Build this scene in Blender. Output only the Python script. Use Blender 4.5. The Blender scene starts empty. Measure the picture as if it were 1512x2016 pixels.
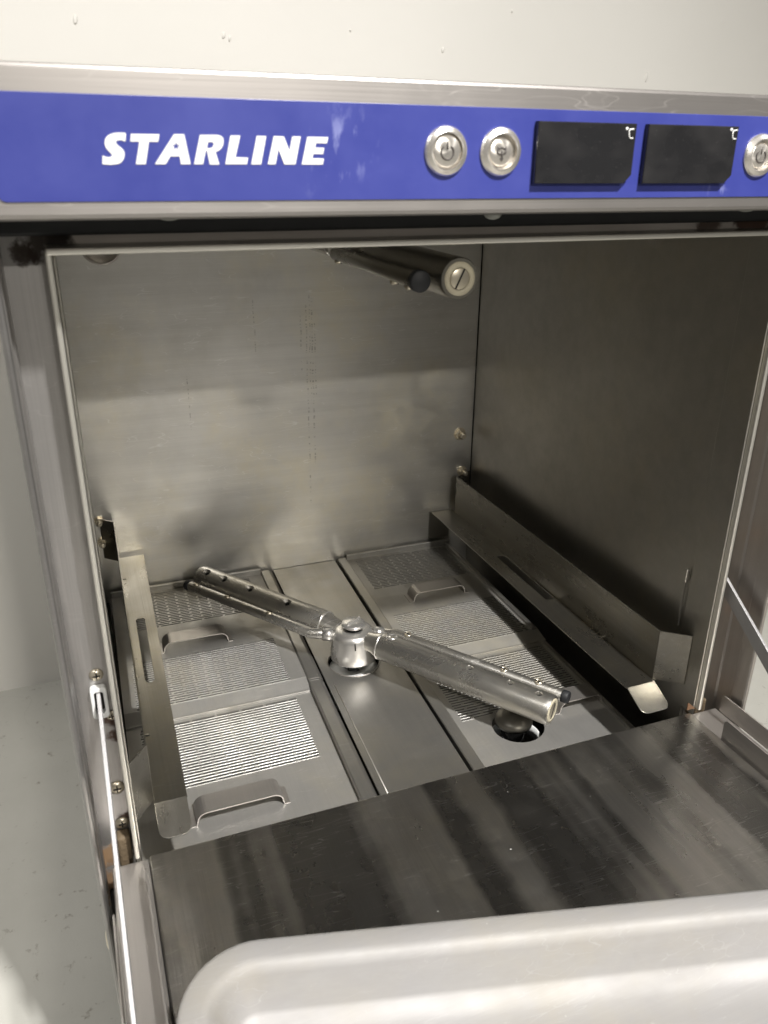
import bpy, bmesh, math, random
from mathutils import Vector, Matrix
random.seed(7)
sc = bpy.context.scene
COL = sc.collection
# ------------------------------------------------------------------ camera
RX = Vector((0.93461475, -0.35555204, 0.00883226))
RY = Vector((-0.13356624, -0.37389533, -0.917803))
RZ = Vector((0.32962907, 0.85661253, -0.39693784))
CAM = Vector((0.0043350, -0.4961331, 0.4821409))
FPX = 1603.08
cd = bpy.data.cameras.new('camera'); cam = bpy.data.objects.new('camera', cd); COL.objects.link(cam)
cam.matrix_world = Matrix(((RX.x, -RY.x, -RZ.x, CAM.x), (RX.y, -RY.y, -RZ.y, CAM.y), (RX.z, -RY.z, -RZ.z, CAM.z), (0, 0, 0, 1)))
cd.sensor_fit = 'HORIZONTAL'; cd.sensor_width = 36.0; cd.lens = FPX / 1512 * 36
cd.clip_start = 0.01; cd.clip_end = 100
cd.dof.use_dof = True; cd.dof.focus_distance = 0.86; cd.dof.aperture_fstop = 17.0
sc.camera = cam
# ------------------------------------------------------------------ world and lamps
wd = bpy.data.worlds.new('World'); sc.world = wd; wd.use_nodes = True
bg = wd.node_tree.nodes['Background']; wn = wd.node_tree; tc = wn.nodes.new('ShaderNodeTexCoord'); nz = wn.nodes.new('ShaderNodeTexNoise'); nz.inputs['Scale'].default_value = 2.2; nz.inputs['Detail'].default_value = 3.0
rp = wn.nodes.new('ShaderNodeValToRGB'); rp.color_ramp.elements[0].position = .36; rp.color_ramp.elements[0].color = (.20, .17, .14, 1); rp.color_ramp.elements[1].position = .64; rp.color_ramp.elements[1].color = (1.9, 1.85, 1.76, 1)
wn.links.new(tc.outputs['Generated'], nz.inputs['Vector']); wn.links.new(nz.outputs[0], rp.inputs[0]); wn.links.new(rp.outputs[0], bg.inputs[0]); bg.inputs[1].default_value = 0.125   # made-up light and dark noise for the unseen room, added for steel reflections
def lamp(name, loc, target, power, sx, sy, col, spread=180):
    d = bpy.data.lights.new(name, 'AREA'); d.shape = 'RECTANGLE'; d.size = sx; d.size_y = sy; d.energy = power; d.color = col; d.spread = math.radians(spread)
    o = bpy.data.objects.new(name, d); COL.objects.link(o); o.location = loc
    o.rotation_euler = (Vector(target) - Vector(loc)).to_track_quat('-Z', 'Y').to_euler(); return o
lamp('ceiling_or_fill_lamp', (0.60, -1.28, 2.06), (0.2, 0.1, 0), 17.0, 0.11, 0.09, (1.0, 0.975, 0.94), 75)
lamp('ceiling_or_fill_lamp', (0.55, -3.9, 2.10), (0.26, 0.3, 0.2), 56, 0.25, 0.07, (1.0, 0.95, 0.87))
lamp('ceiling_or_fill_lamp', (-1.25, -0.35, 2.10), (-0.5, 0.3, -0.3), 17, 1.2, 0.2, (1.0, 0.98, 0.95))  # added fill lamp, brightens the wall and the floor at the left
sc.view_settings.view_transform = 'Standard'; sc.view_settings.look = 'None'
sc.view_settings.exposure = 0.0; sc.view_settings.gamma = 1.0; sc.view_settings.use_curve_mapping = False
sc.render.engine = 'CYCLES'
sc.cycles.max_bounces = 10; sc.cycles.glossy_bounces = 8

# ------------------------------------------------------------------ helpers
def bp(u, v, ax, val):
    d = RX * ((u - 756) / FPX) + RY * ((v - 1008) / FPX) + RZ
    t = (val - CAM[ax]) / d[ax]
    return CAM + d * t

class MB:
    def __init__(s): s.v = []; s.f = []; s.sm = []
    def add(s, vs, fs, smooth=False):
        b = len(s.v); s.v += [tuple(p) for p in vs]
        for f in fs: s.f.append([b + i for i in f]); s.sm.append(smooth)
    def box(s, x0, x1, y0, y1, z0, z1):
        s.add([(x0, y0, z0), (x1, y0, z0), (x1, y1, z0), (x0, y1, z0), (x0, y0, z1), (x1, y0, z1), (x1, y1, z1), (x0, y1, z1)],
              [(3, 2, 1, 0), (4, 5, 6, 7), (0, 1, 5, 4), (1, 2, 6, 5), (2, 3, 7, 6), (3, 0, 4, 7)])
    def bbox(s, x0, x1, y0, y1, z0, z1, b=0.001, seg=2):
        bm = bmesh.new(); bmesh.ops.create_cube(bm, size=1)
        for v in bm.verts: v.co = Vector((x0 + (v.co.x + .5) * (x1 - x0), y0 + (v.co.y + .5) * (y1 - y0), z0 + (v.co.z + .5) * (z1 - z0)))
        bmesh.ops.bevel(bm, geom=bm.edges[:], offset=b, segments=seg, profile=.5, affect='EDGES')
        s.bm(bm)
    def bm(s, bm, smooth=False):
        bm.verts.index_update(); s.add([v.co[:] for v in bm.verts], [[v.index for v in f.verts] for f in bm.faces], smooth); bm.free()
    def mesh(s, me, M=None):
        s.add([(M @ v.co if M else v.co)[:] for v in me.vertices], [list(p.vertices) for p in me.polygons])
    def lathe(s, prof, c=(0, 0, 0), axis=(0, 0, 1), n=32, smooth=True, cap=True):
        ax = Vector(axis).normalized(); t = ax.orthogonal().normalized(); b = ax.cross(t); c = Vector(c); vs = []; fs = []
        m = len(prof)
        for i in range(n):
            a = 2 * math.pi * i / n; d = t * math.cos(a) + b * math.sin(a)
            for r, h in prof: vs.append(c + ax * h + d * r)
        for i in range(n):
            j = (i + 1) % n
            for k in range(m - 1): fs.append((i * m + k, j * m + k, j * m + k + 1, i * m + k + 1))
        s.add(vs, fs, smooth)
        for k in (0, m - 1):
            if cap and prof[k][0] > 1e-6:
                f = [i * m + k for i in range(n)]
                base = len(s.v) - len(vs); s.f.append([base + i for i in (f if k else f[::-1])]); s.sm.append(False)
    def tube(s, pts, r, n=20, smooth=True, ry=None):
        pts = [Vector(p) for p in pts]; rs = r if isinstance(r, (list, tuple)) else [r] * len(pts)
        vs = []; fs = []; up = None
        for i, p in enumerate(pts):
            d = (pts[min(i + 1, len(pts) - 1)] - pts[max(i - 1, 0)]).normalized()
            if up is None: up = d.orthogonal().normalized()
            u = (up - d * up.dot(d)).normalized(); up = u; w = d.cross(u)
            for k in range(n):
                a = 2 * math.pi * k / n; vs.append(p + (u * math.cos(a) + w * math.sin(a)) * rs[i])
        for i in range(len(pts) - 1):
            for k in range(n):
                l = (k + 1) % n; fs.append((i * n + k, i * n + l, (i + 1) * n + l, (i + 1) * n + k))
        s.add(vs, fs, smooth); b = len(s.v) - len(vs)
        s.f.append([b + k for k in range(n)][::-1]); s.sm.append(False)
        s.f.append([b + (len(pts) - 1) * n + k for k in range(n)]); s.sm.append(False)
    def extrude(s, prof, axis, a, b, smooth=False):
        """closed 2-D profile swept along one axis; profile given in the other two axes in order"""
        n = len(prof)
        def P(q, t):
            l = list(q); l.insert(axis, t); return l
        s.add([P(q, a) for q in prof] + [P(q, b) for q in prof], [(i, (i + 1) % n, n + (i + 1) % n, n + i) for i in range(n)], smooth)
        k = len(s.v) - 2 * n
        s.f.append([k + i for i in range(n)][::-1]); s.sm.append(False); s.f.append([k + n + i for i in range(n)]); s.sm.append(False)
    def warp(s, fn): s.v = [tuple(fn(*p)) for p in s.v]; return s
    def build(s, name, mat, parent=None, label=None):
        me = bpy.data.meshes.new(name); me.from_pydata(s.v, [], s.f); me.validate()
        bm = bmesh.new(); bm.from_mesh(me); bmesh.ops.recalc_face_normals(bm, faces=bm.faces[:]); bm.to_mesh(me); bm.free()
        if len(me.polygons) == len(s.sm): me.polygons.foreach_set('use_smooth', s.sm)
        me.materials.append(mat); o = bpy.data.objects.new(name, me); COL.objects.link(o)
        if parent: attach(o, parent)
        if label: o['label'] = label
        return o

def attach(o, parent):
    o.parent = parent; bpy.context.view_layer.update()
    o.matrix_parent_inverse = parent.matrix_world.inverted()

def plate(outer, holes=(), th=0.001, bev=0.0):
    """flat 2-D outline with holes -> mesh in XY, thickness along Z (centred)"""
    cu = bpy.data.curves.new('tmp', 'CURVE'); cu.dimensions = '2D'; cu.fill_mode = 'BOTH'; cu.extrude = max(th / 2 - bev, 0); cu.bevel_depth = bev; cu.offset = -bev; cu.bevel_resolution = 1
    for pts in [outer] + list(holes):
        sp = cu.splines.new('POLY'); sp.points.add(len(pts) - 1)
        for q, p in zip(sp.points, pts): q.co = (p[0], p[1], 0, 1)
        sp.use_cyclic_u = True
    o = bpy.data.objects.new('tmp', cu); COL.objects.link(o)
    dg = bpy.context.evaluated_depsgraph_get(); me = bpy.data.meshes.new_from_object(o.evaluated_get(dg))
    bpy.data.objects.remove(o); bpy.data.curves.remove(cu); return me

def frame(o, x, y):
    x = Vector(x).normalized(); y = Vector(y); y = (y - x * y.dot(x)).normalized(); z = x.cross(y); o = Vector(o)
    return Matrix(((x.x, y.x, z.x, o.x), (x.y, y.y, z.y, o.y), (x.z, y.z, z.z, o.z), (0, 0, 0, 1)))

def rrect(x0, x1, y0, y1, r, n=6, corners=(1, 1, 1, 1)):
    out = []
    for k, (cx, cy, a0) in enumerate(((x0 + r, y0 + r, 180), (x1 - r, y0 + r, 270), (x1 - r, y1 - r, 0), (x0 + r, y1 - r, 90))):
        if not corners[k]:
            out.append(((x0, y0), (x1, y0), (x1, y1), (x0, y1))[k]); continue
        for i in range(n + 1):
            a = math.radians(a0 + 90 * i / n); out.append((cx + r * math.cos(a), cy + r * math.sin(a)))
    return out
def circ(cx, cy, r, n=32): return [(cx + r * math.cos(2 * math.pi * i / n), cy + r * math.sin(2 * math.pi * i / n)) for i in range(n)]

# ------------------------------------------------------------------ materials
def nodes(name):
    m = bpy.data.materials.new(name); m.use_nodes = True; nt = m.node_tree
    return m, nt, nt.nodes['Principled BSDF']
def N(nt, t, **kw):
    n = nt.nodes.new(t)
    for k, v in kw.items():
        if k.startswith('_'): setattr(n, k[1:], v)
        else: n.inputs[k].default_value = v
    return n
def L(nt, a, b): nt.links.new(a, b)
def math_(nt, op, a, b=None, clamp=False):
    n = nt.nodes.new('ShaderNodeMath'); n.operation = op; n.use_clamp = clamp
    for i, q in enumerate((a, b)):
        if q is None: continue
        if isinstance(q, (int, float)): n.inputs[i].default_value = q
        else: L(nt, q, n.inputs[i])
    return n.outputs[0]
def mapr(nt, v, a, b, c, d):
    n = nt.nodes.new('ShaderNodeMapRange'); n.clamp = True
    n.inputs[1].default_value = a; n.inputs[2].default_value = b; n.inputs[3].default_value = c; n.inputs[4].default_value = d
    L(nt, v, n.inputs[0]); return n.outputs[0]
def mixc(nt, f, a, b):
    n = nt.nodes.new('ShaderNodeMix'); n.data_type = 'RGBA'
    for s, q in ((0, f), (6, a), (7, b)):
        if isinstance(q, (int, float)): n.inputs[s].default_value = q
        elif isinstance(q, tuple): n.inputs[s].default_value = (*q, 1) if len(q) == 3 else q
        else: L(nt, q, n.inputs[s])
    return n.outputs[2]
def noise(nt, vec, scale, detail=4, rough=.55, mp=None):
    if mp:
        m = nt.nodes.new('ShaderNodeMapping'); m.inputs['Scale'].default_value = mp; L(nt, vec, m.inputs[0]); vec = m.outputs[0]
    n = N(nt, 'ShaderNodeTexNoise', Scale=scale, Detail=detail, Roughness=rough); L(nt, vec, n.inputs['Vector']); return n.outputs[0]

def steel(name, base=(.56, .54, .50), rough=.32, brush='x', aniso=.55, grain=.5, blotch=.5, scratch=0.0, stains=(), drips=False, specks=0.0, metal=.84, streak=0.0, film=0.0):
    """brushed, used stainless steel; brush = direction of the grain lines"""
    m, nt, p = nodes(name)
    pos = N(nt, 'ShaderNodeNewGeometry').outputs['Position']
    sc_ = {'x': (6, 700, 700), 'y': (700, 6, 700), 'z': (700, 700, 6)}[brush]
    g = noise(nt, pos, 1.0, 3, .6, sc_)                       # fine grain lines
    sc2 = {'x': (3, 60, 60), 'y': (60, 3, 60), 'z': (60, 60, 3)}[brush]
    g2 = noise(nt, pos, 1.0, 3, .6, sc2)                      # broader streaks
    bl = noise(nt, pos, 9, 5, .6)                             # handling blotches
    bl2 = noise(nt, pos, 38, 4, .65)
    dirt = math_(nt, 'MULTIPLY', mapr(nt, bl, .38, .68, 0, 1), mapr(nt, bl2, .3, .7, .35, 1))
    r = math_(nt, 'ADD', math_(nt, 'MULTIPLY', math_(nt, 'SUBTRACT', g2, .5), .22 * grain), rough)
    r = math_(nt, 'ADD', r, math_(nt, 'MULTIPLY', dirt, .16 * blotch))
    c = mixc(nt, math_(nt, 'MULTIPLY', mapr(nt, g, .3, .7, 0, 1), .22 * grain), base, tuple(x * .62 for x in base))
    c = mixc(nt, math_(nt, 'MULTIPLY', dirt, .30 * blotch), c, (base[0] * .66, base[1] * .64, base[2] * .59))
    c = mixc(nt, math_(nt, 'MULTIPLY', mapr(nt, g2, .36, .66, 0, 1), .34 * grain), c, tuple(x * .60 for x in base))
    if film:                                                  # yellowish dried water film
        f1 = noise(nt, pos, 5.5, 6, .62); f2 = noise(nt, pos, 24, 5, .7)
        k = math_(nt, 'MULTIPLY', mapr(nt, f1, .44, .60, 0, 1), mapr(nt, f2, .34, .62, .2, 1))
        c = mixc(nt, math_(nt, 'MULTIPLY', k, film), c, (base[0] * 1.03, base[1] * .97, base[2] * .80)); r = math_(nt, 'ADD', r, math_(nt, 'MULTIPLY', k, .14 * film))
    if streak:                                                # dull wiped bands along the grain
        s3 = noise(nt, pos, 1.0, 3, .55, {'x': (.22, 12, 12), 'y': (12, .22, 12), 'z': (12, 12, .22)}[brush]); s4 = noise(nt, pos, 22, 5, .65)
        k3 = mapr(nt, math_(nt, 'ADD', s3, math_(nt, 'MULTIPLY', math_(nt, 'SUBTRACT', s4, .5), .10)), .47, .53, 0, 1)
        c = mixc(nt, math_(nt, 'MULTIPLY', k3, .85 * streak), c, tuple(x * .34 for x in base)); r = math_(nt, 'ADD', r, math_(nt, 'MULTIPLY', math_(nt, 'SUBTRACT', 1.0, k3), .07 * streak))
    if scratch:
        acc = None
        for k, (rot, s) in enumerate(((.35, 34), (-.5, 27), (1.25, 30))):
            mp = nt.nodes.new('ShaderNodeMapping'); mp.inputs['Rotation'].default_value = (rot * .3, rot * .2, rot); mp.inputs['Location'].default_value = (k * 3.1, k * 1.7, .3)
            mp.inputs['Scale'].default_value = (s * .09, s, s * .5); L(nt, pos, mp.inputs[0])
            w = N(nt, 'ShaderNodeTexNoise', Scale=4.0, Detail=2.0); L(nt, mp.outputs[0], w.inputs['Vector'])
            ln = mapr(nt, math_(nt, 'ABSOLUTE', math_(nt, 'SUBTRACT', w.outputs[0], .5)), 0, .006, 1, 0)
            ln = math_(nt, 'MULTIPLY', ln, mapr(nt, noise(nt, pos, 17 + 5 * k, 2), .52, .62, 0, 1))
            acc = ln if acc is None else math_(nt, 'MAXIMUM', acc, ln)
        sm = math_(nt, 'MULTIPLY', acc, scratch)
        c = mixc(nt, math_(nt, 'MULTIPLY', sm, .7), c, tuple(min(1, x * 1.5) for x in base))
        r = math_(nt, 'ADD', r, math_(nt, 'MULTIPLY', sm, .22))
    cover = None
    for (pt, rad, colr) in stains:                            # rust and grime with a shape of its own
        d = N(nt, 'ShaderNodeVectorMath', _operation='DISTANCE'); L(nt, pos, d.inputs[0]); d.inputs[1].default_value = pt
        jag = math_(nt, 'MULTIPLY', math_(nt, 'SUBTRACT', noise(nt, pos, 95, 4, .7), .5), rad * 2.6)
        k = mapr(nt, math_(nt, 'ADD', d.outputs['Value'], jag), rad * .55, rad * 1.05, 1, 0)
        c = mixc(nt, math_(nt, 'MULTIPLY', k, .9), c, colr); cover = k if cover is None else math_(nt, 'MAXIMUM', cover, k)
    if drips:                                                 # dried water runs: dotted dark vertical lines
        sx = nt.nodes.new('ShaderNodeSeparateXYZ'); L(nt, pos, sx.inputs[0]); acc = None
        for x, z0, z1, w in ((.2795, .05, .32, .0011), (.2870, .10, .325, .0013), (.2905, .20, .30, .0010), (.272, .23, .31, .0010), (.284, .19, .33, .0008), (.214, .26, .33, .0008), (.128, .17, .24, .0008)):
            wob = math_(nt, 'MULTIPLY', math_(nt, 'SUBTRACT', noise(nt, pos, 55, 3), .5), .0040)
            dx = math_(nt, 'ABSOLUTE', math_(nt, 'SUBTRACT', math_(nt, 'ADD', sx.outputs[0], wob), x))
            a = mapr(nt, dx, w * .5, w, 1, 0)
            zz = math_(nt, 'MULTIPLY', mapr(nt, sx.outputs[2], z0, z0 + .004, 0, 1), mapr(nt, sx.outputs[2], z1 - .004, z1, 1, 0))
            dots = mapr(nt, noise(nt, pos, 1, 3, .7, (30, 30, 330 + 2000 * w)), .52, .58, 0, 1)
            a = math_(nt, 'MULTIPLY', math_(nt, 'MULTIPLY', a, zz), dots); acc = a if acc is None else math_(nt, 'MAXIMUM', acc, a)
        c = mixc(nt, math_(nt, 'MULTIPLY', acc, .42), c, (.12, .115, .10))
    if specks:
        v = N(nt, 'ShaderNodeTexVoronoi', Scale=85.0); L(nt, pos, v.inputs['Vector'])
        k = math_(nt, 'MULTIPLY', mapr(nt, v.outputs['Distance'], .035, .06, 1, 0), mapr(nt, noise(nt, pos, 60, 2), .60, .63, 0, 1))
        c = mixc(nt, math_(nt, 'MULTIPLY', k, specks), c, (.85, .84, .8)); cover = math_(nt, 'MULTIPLY', k, specks) if cover is None else math_(nt, 'MAXIMUM', cover, math_(nt, 'MULTIPLY', k, specks))
    if cover is not None:
        L(nt, math_(nt, 'MULTIPLY', metal, math_(nt, 'SUBTRACT', 1.0, math_(nt, 'MULTIPLY', cover, .85))), p.inputs['Metallic']); r = math_(nt, 'ADD', r, math_(nt, 'MULTIPLY', cover, .35))
    else: p.inputs['Metallic'].default_value = metal
    L(nt, c, p.inputs['Base Color']); L(nt, math_(nt, 'MINIMUM', r, .95), p.inputs['Roughness'])
    p.inputs['Anisotropic'].default_value = aniso
    if aniso:
        t = nt.nodes.new('ShaderNodeCombineXYZ')              # blur runs across the grain
        tv = {'x': (0, .35, 1), 'y': (1, 0, .2), 'z': (1, .3, 0)}[brush]
        for i in range(3): t.inputs[i].default_value = tv[i]
        L(nt, t.outputs[0], p.inputs['Tangent'])
    b = N(nt, 'ShaderNodeBump', Strength=.25 * grain, Distance=.0004); L(nt, math_(nt, 'ADD', g, math_(nt, 'MULTIPLY', bl, .6)), b.inputs['Height']); L(nt, b.outputs[0], p.inputs['Normal'])
    return m

def simple(name, col, rough=.5, metal=0.0, bump=0.0, bscale=300, var=.1, spec=.5):
    m, nt, p = nodes(name); pos = N(nt, 'ShaderNodeNewGeometry').outputs['Position']
    n = noise(nt, pos, bscale * .25, 4); L(nt, mixc(nt, math_(nt, 'MULTIPLY', n, var), col, tuple(x * .5 for x in col)), p.inputs['Base Color'])
    L(nt, math_(nt, 'ADD', math_(nt, 'MULTIPLY', n, .12), rough - .06), p.inputs['Roughness']); p.inputs['Metallic'].default_value = metal; p.inputs['Specular IOR Level'].default_value = spec
    if bump:
        b = N(nt, 'ShaderNodeBump', Strength=bump, Distance=.001); L(nt, noise(nt, pos, bscale, 4), b.inputs['Height']); L(nt, b.outputs[0], p.inputs['Normal'])
    return m

RUST = (.075, .032, .014); GRIME = (.035, .022, .014)
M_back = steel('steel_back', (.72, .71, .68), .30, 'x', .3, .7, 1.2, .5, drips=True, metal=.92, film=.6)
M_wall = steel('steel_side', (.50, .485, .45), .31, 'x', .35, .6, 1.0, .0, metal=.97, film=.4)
M_floor = steel('steel_plate', (.46, .45, .43), .32, 'y', .35, .7, 1.2, .4, metal=.88, film=.6)
M_filter = steel('steel_filter', (.50, .49, .47), .42, 'y', .1, .6, 1.4, .35, metal=.76, film=.6)
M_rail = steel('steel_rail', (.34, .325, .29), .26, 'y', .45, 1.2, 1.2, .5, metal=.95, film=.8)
M_arm = steel('steel_tube', (.62, .605, .57), .21, 'y', .0, .5, 1.6, .9, metal=.92, film=.6)
M_hub = steel('steel_cast', (.68, .665, .64), .26, 'z', .0, .3, .6, .1, metal=.85)
M_pillar = steel('steel_pillar', (.50, .485, .475), .34, 'z', .3, 1.1, 1.0, .2, metal=.84, streak=.55,
                 stains=[((-.006, .018, .437), .010, GRIME), ((-.014, .018, .433), .007, GRIME), ((-.005, .018, .112), .008, RUST), ((-.004, .018, .098), .006, RUST), ((-.018, .018, -.01), .014, (.22, .13, .06)), ((-.004, .018, .02), .008, RUST), ((-.02, .018, -.04), .016, (.20, .12, .06))])
M_pillar_r = steel('steel_pillar_right', (.46, .43, .40), .38, 'z', .3, .7, 1.0, .2,
                 stains=[((.527, .018, .13), .009, RUST), ((.528, .018, .09), .012, (.16, .08, .04)), ((.526, .018, .05), .008, RUST), ((.526, .018, .01), .010, (.12, .06, .03)), ((.528, .018, .17), .008, (.15, .08, .04))])
M_lintel = steel('steel_lintel', (.78, .72, .66), .34, 'x', .3, .8, 1.0, .1,
                 stains=[((.002, .018, .437), .010, GRIME), ((.50, .018, .438), .018, (.26, .14, .09)), ((.46, .018, .440), .012, (.34, .25, .20))])
M_rim = steel('steel_rim', (.74, .72, .66), .34, 'z', .0, .3, .4)
M_fascia = steel('steel_fascia', (.35, .33, .315), .40, 'x', .35, .6, .7, .3)
M_door = steel('steel_door', (.56, .545, .525), .19, 'y', .5, 1.3, 1.2, .6, specks=.8, metal=.97, streak=1.0, film=.4)
M_edge = steel('steel_flange', (.48, .455, .43), .36, 'y', .2, .5, .6)
M_cap = steel('steel_cap', (.20, .19, .165), .35, 'x', 0, .3, 1.0)
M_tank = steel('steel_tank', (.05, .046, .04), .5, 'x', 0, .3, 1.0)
M_bar = simple('zinc_bar', (.36, .355, .355), .50, .6, .35, 900, .12)
M_btn = steel('steel_button', (.80, .76, .70), .22, 'z', .0, .1, .1)
M_tray = steel('tray_metal', (.37, .362, .36), .60, 'x', 0, .45, 1.0, .5, specks=.25, metal=.40, film=.4)
M_black = simple('black_plastic', (.012, .012, .013), .16, 0, 0, 100, .2)
M_rubber = simple('black_rubber', (.014, .015, .017), .6, 0, .2, 200, .2)
M_screen = simple('dark_screen', (.016, .016, .017), .10)
def smear(m):
    nt = m.node_tree; p = nt.nodes['Principled BSDF']; pos = N(nt, 'ShaderNodeNewGeometry').outputs['Position']
    a = noise(nt, pos, 34, 2, .5, (1, 1, 1.8)); L(nt, mapr(nt, a, .42, .70, .08, .22), p.inputs['Roughness'])
    d = mapr(nt, noise(nt, pos, 900, 2), .70, .76, 0, .10); L(nt, mixc(nt, math_(nt, 'ADD', d, mapr(nt, a, .40, .75, 0, .035)), (.014, .014, .015), (.35, .33, .32)), p.inputs['Base Color'])
smear(M_screen)
M_white = simple('white_print', (.80, .80, .78), .45)
M_plastic = simple('white_plastic', (.80, .81, .80), .4)
M_ivory = simple('ivory_plastic', (.56, .51, .38), .5, 0, .3, 500, .35)
M_tan = simple('tan_block', (.17, .125, .075), .7, 0, 1.0, 350, .9)
M_screw = steel('steel_screw', (.68, .62, .50), .28, 'z', 0, .2, .6)
M_feet = simple('clear_bumper', (.30, .305, .28), .3)
M_dark = simple('dark_hole', (.01, .009, .008), .8)

def blue_mat():
    m, nt, p = nodes('blue_film'); pos = N(nt, 'ShaderNodeNewGeometry').outputs['Position']
    n = noise(nt, pos, 30, 5, .6); n2 = noise(nt, pos, 140, 4, .6, (1, 1, .35))
    c = mixc(nt, mapr(nt, n, .3, .7, 0, 1), (.032, .042, .225), (.039, .050, .25))
    msk = None
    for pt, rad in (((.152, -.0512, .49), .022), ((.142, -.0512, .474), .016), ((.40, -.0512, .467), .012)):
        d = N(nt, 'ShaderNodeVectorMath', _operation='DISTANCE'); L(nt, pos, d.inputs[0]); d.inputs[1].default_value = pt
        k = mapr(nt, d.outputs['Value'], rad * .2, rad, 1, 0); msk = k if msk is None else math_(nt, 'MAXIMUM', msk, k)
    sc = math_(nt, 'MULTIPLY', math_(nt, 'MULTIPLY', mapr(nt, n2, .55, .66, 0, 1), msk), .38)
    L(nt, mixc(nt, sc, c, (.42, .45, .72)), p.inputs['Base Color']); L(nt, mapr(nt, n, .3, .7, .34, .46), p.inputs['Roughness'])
    b = N(nt, 'ShaderNodeBump', Strength=.08, Distance=.0006); L(nt, n, b.inputs['Height']); L(nt, b.outputs[0], p.inputs['Normal']); return m
M_blue = blue_mat()

def wall_mat():
    m, nt, p = nodes('painted_wall'); pos = N(nt, 'ShaderNodeNewGeometry').outputs['Position']
    n = noise(nt, pos, 3, 4); L(nt, mixc(nt, mapr(nt, n, .3, .7, 0, 1), (.745, .73, .69), (.715, .70, .66)), p.inputs['Base Color']); p.inputs['Roughness'].default_value = .55
    v = N(nt, 'ShaderNodeTexVoronoi', Scale=7.0); mp = nt.nodes.new('ShaderNodeMapping'); mp.inputs['Scale'].default_value = (1, 1, .7); L(nt, pos, mp.inputs[0]); L(nt, mp.outputs[0], v.inputs['Vector'])
    bump = math_(nt, 'MULTIPLY', mapr(nt, math_(nt, 'ADD', v.outputs['Distance'], math_(nt, 'MULTIPLY', noise(nt, pos, 90, 3), .06)), .05, .075, 1, 0), 1.0)
    h = math_(nt, 'ADD', math_(nt, 'MULTIPLY', noise(nt, pos, 60, 4), .25), bump)
    b = N(nt, 'ShaderNodeBump', Strength=.35, Distance=.002); L(nt, h, b.inputs['Height']); L(nt, b.outputs[0], p.inputs['Normal']); return m
def floor_mat():
    m, nt, p = nodes('concrete_floor'); pos = N(nt, 'ShaderNodeNewGeometry').outputs['Position']
    n = noise(nt, pos, 4, 6, .6); n2 = noise(nt, pos, 60, 5, .7)
    c = mixc(nt, mapr(nt, n, .3, .7, 0, 1), (.58, .575, .535), (.50, .495, .455)); c = mixc(nt, math_(nt, 'MULTIPLY', mapr(nt, n2, .62, .72, 0, 1), .6), c, (.16, .13, .10))
    w = N(nt, 'ShaderNodeTexVoronoi', Scale=1.5, _feature='DISTANCE_TO_EDGE'); ns = N(nt, 'ShaderNodeTexNoise', Scale=6.0, Detail=5.0); L(nt, pos, ns.inputs['Vector'])
    va = N(nt, 'ShaderNodeVectorMath', _operation='ADD'); L(nt, pos, va.inputs[0]); L(nt, ns.outputs['Color'], va.inputs[1]); L(nt, va.outputs[0], w.inputs['Vector'])
    crack = math_(nt, 'MULTIPLY', mapr(nt, w.outputs['Distance'], .0005, .0022, 1, 0), mapr(nt, n, .52, .66, 0, .55))
    c = mixc(nt, crack, c, (.12, .10, .08)); L(nt, c, p.inputs['Base Color']); L(nt, mapr(nt, n, .3, .7, .32, .5), p.inputs['Roughness'])
    b = N(nt, 'ShaderNodeBump', Strength=.15, Distance=.002); L(nt, n2, b.inputs['Height']); L(nt, b.outputs[0], p.inputs['Normal']); return m

# ------------------------------------------------------------------ setting
GZ = -.33
b = MB(); b.box(-5, 6, -6, .7715, GZ - .1, GZ); fl = b.build('floor', floor_mat()); fl['kind'] = 'structure'; fl['label'] = 'grey worn concrete floor under the dishwasher'
b = MB(); b.box(-5, 6, .7715, .9, GZ - .1, 2.6); wl = b.build('wall', wall_mat()); wl['kind'] = 'structure'; wl['label'] = 'cream painted wall behind the dishwasher'

for u_, v_, r_, k_ in ((148, 38, .0032, 1.9), (440, 70, .0026, 1.6), (452, 76, .0018, 2.2), (872, 98, .0024, 1.7), (1272, 152, .0022, 3.4), (1008, 22, .0016, 1.5), (690, 60, .0014, 1.6)):
    q = bp(u_, v_, 1, .7715); b = MB(); b.lathe([(r_, -.0004), (r_ * .92, .0007), (r_ * .6, .0013), (0, .0015)], (0, 0, 0), (0, -1, 0), 16)
    b.v = [(x + q.x + .25 * z, y + .7714, z * k_ + q.z) for x, y, z in b.v]; b.build('paint_run', wl.data.materials[0], wl)
# ------------------------------------------------------------------ dishwasher
root = bpy.data.objects.new('dishwasher', None); root.location = (.26, .26, GZ); COL.objects.link(root)
root['label'] = 'used stainless steel commercial dishwasher with blue control panel and open door'; root['category'] = 'dishwasher'
W, D, H = .52, .4955, .434
XL, XR = -.0305, .5505           # outer faces of the side panels
ZF = -.14                        # tank bottom
YP = .018                        # pillar face

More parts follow.
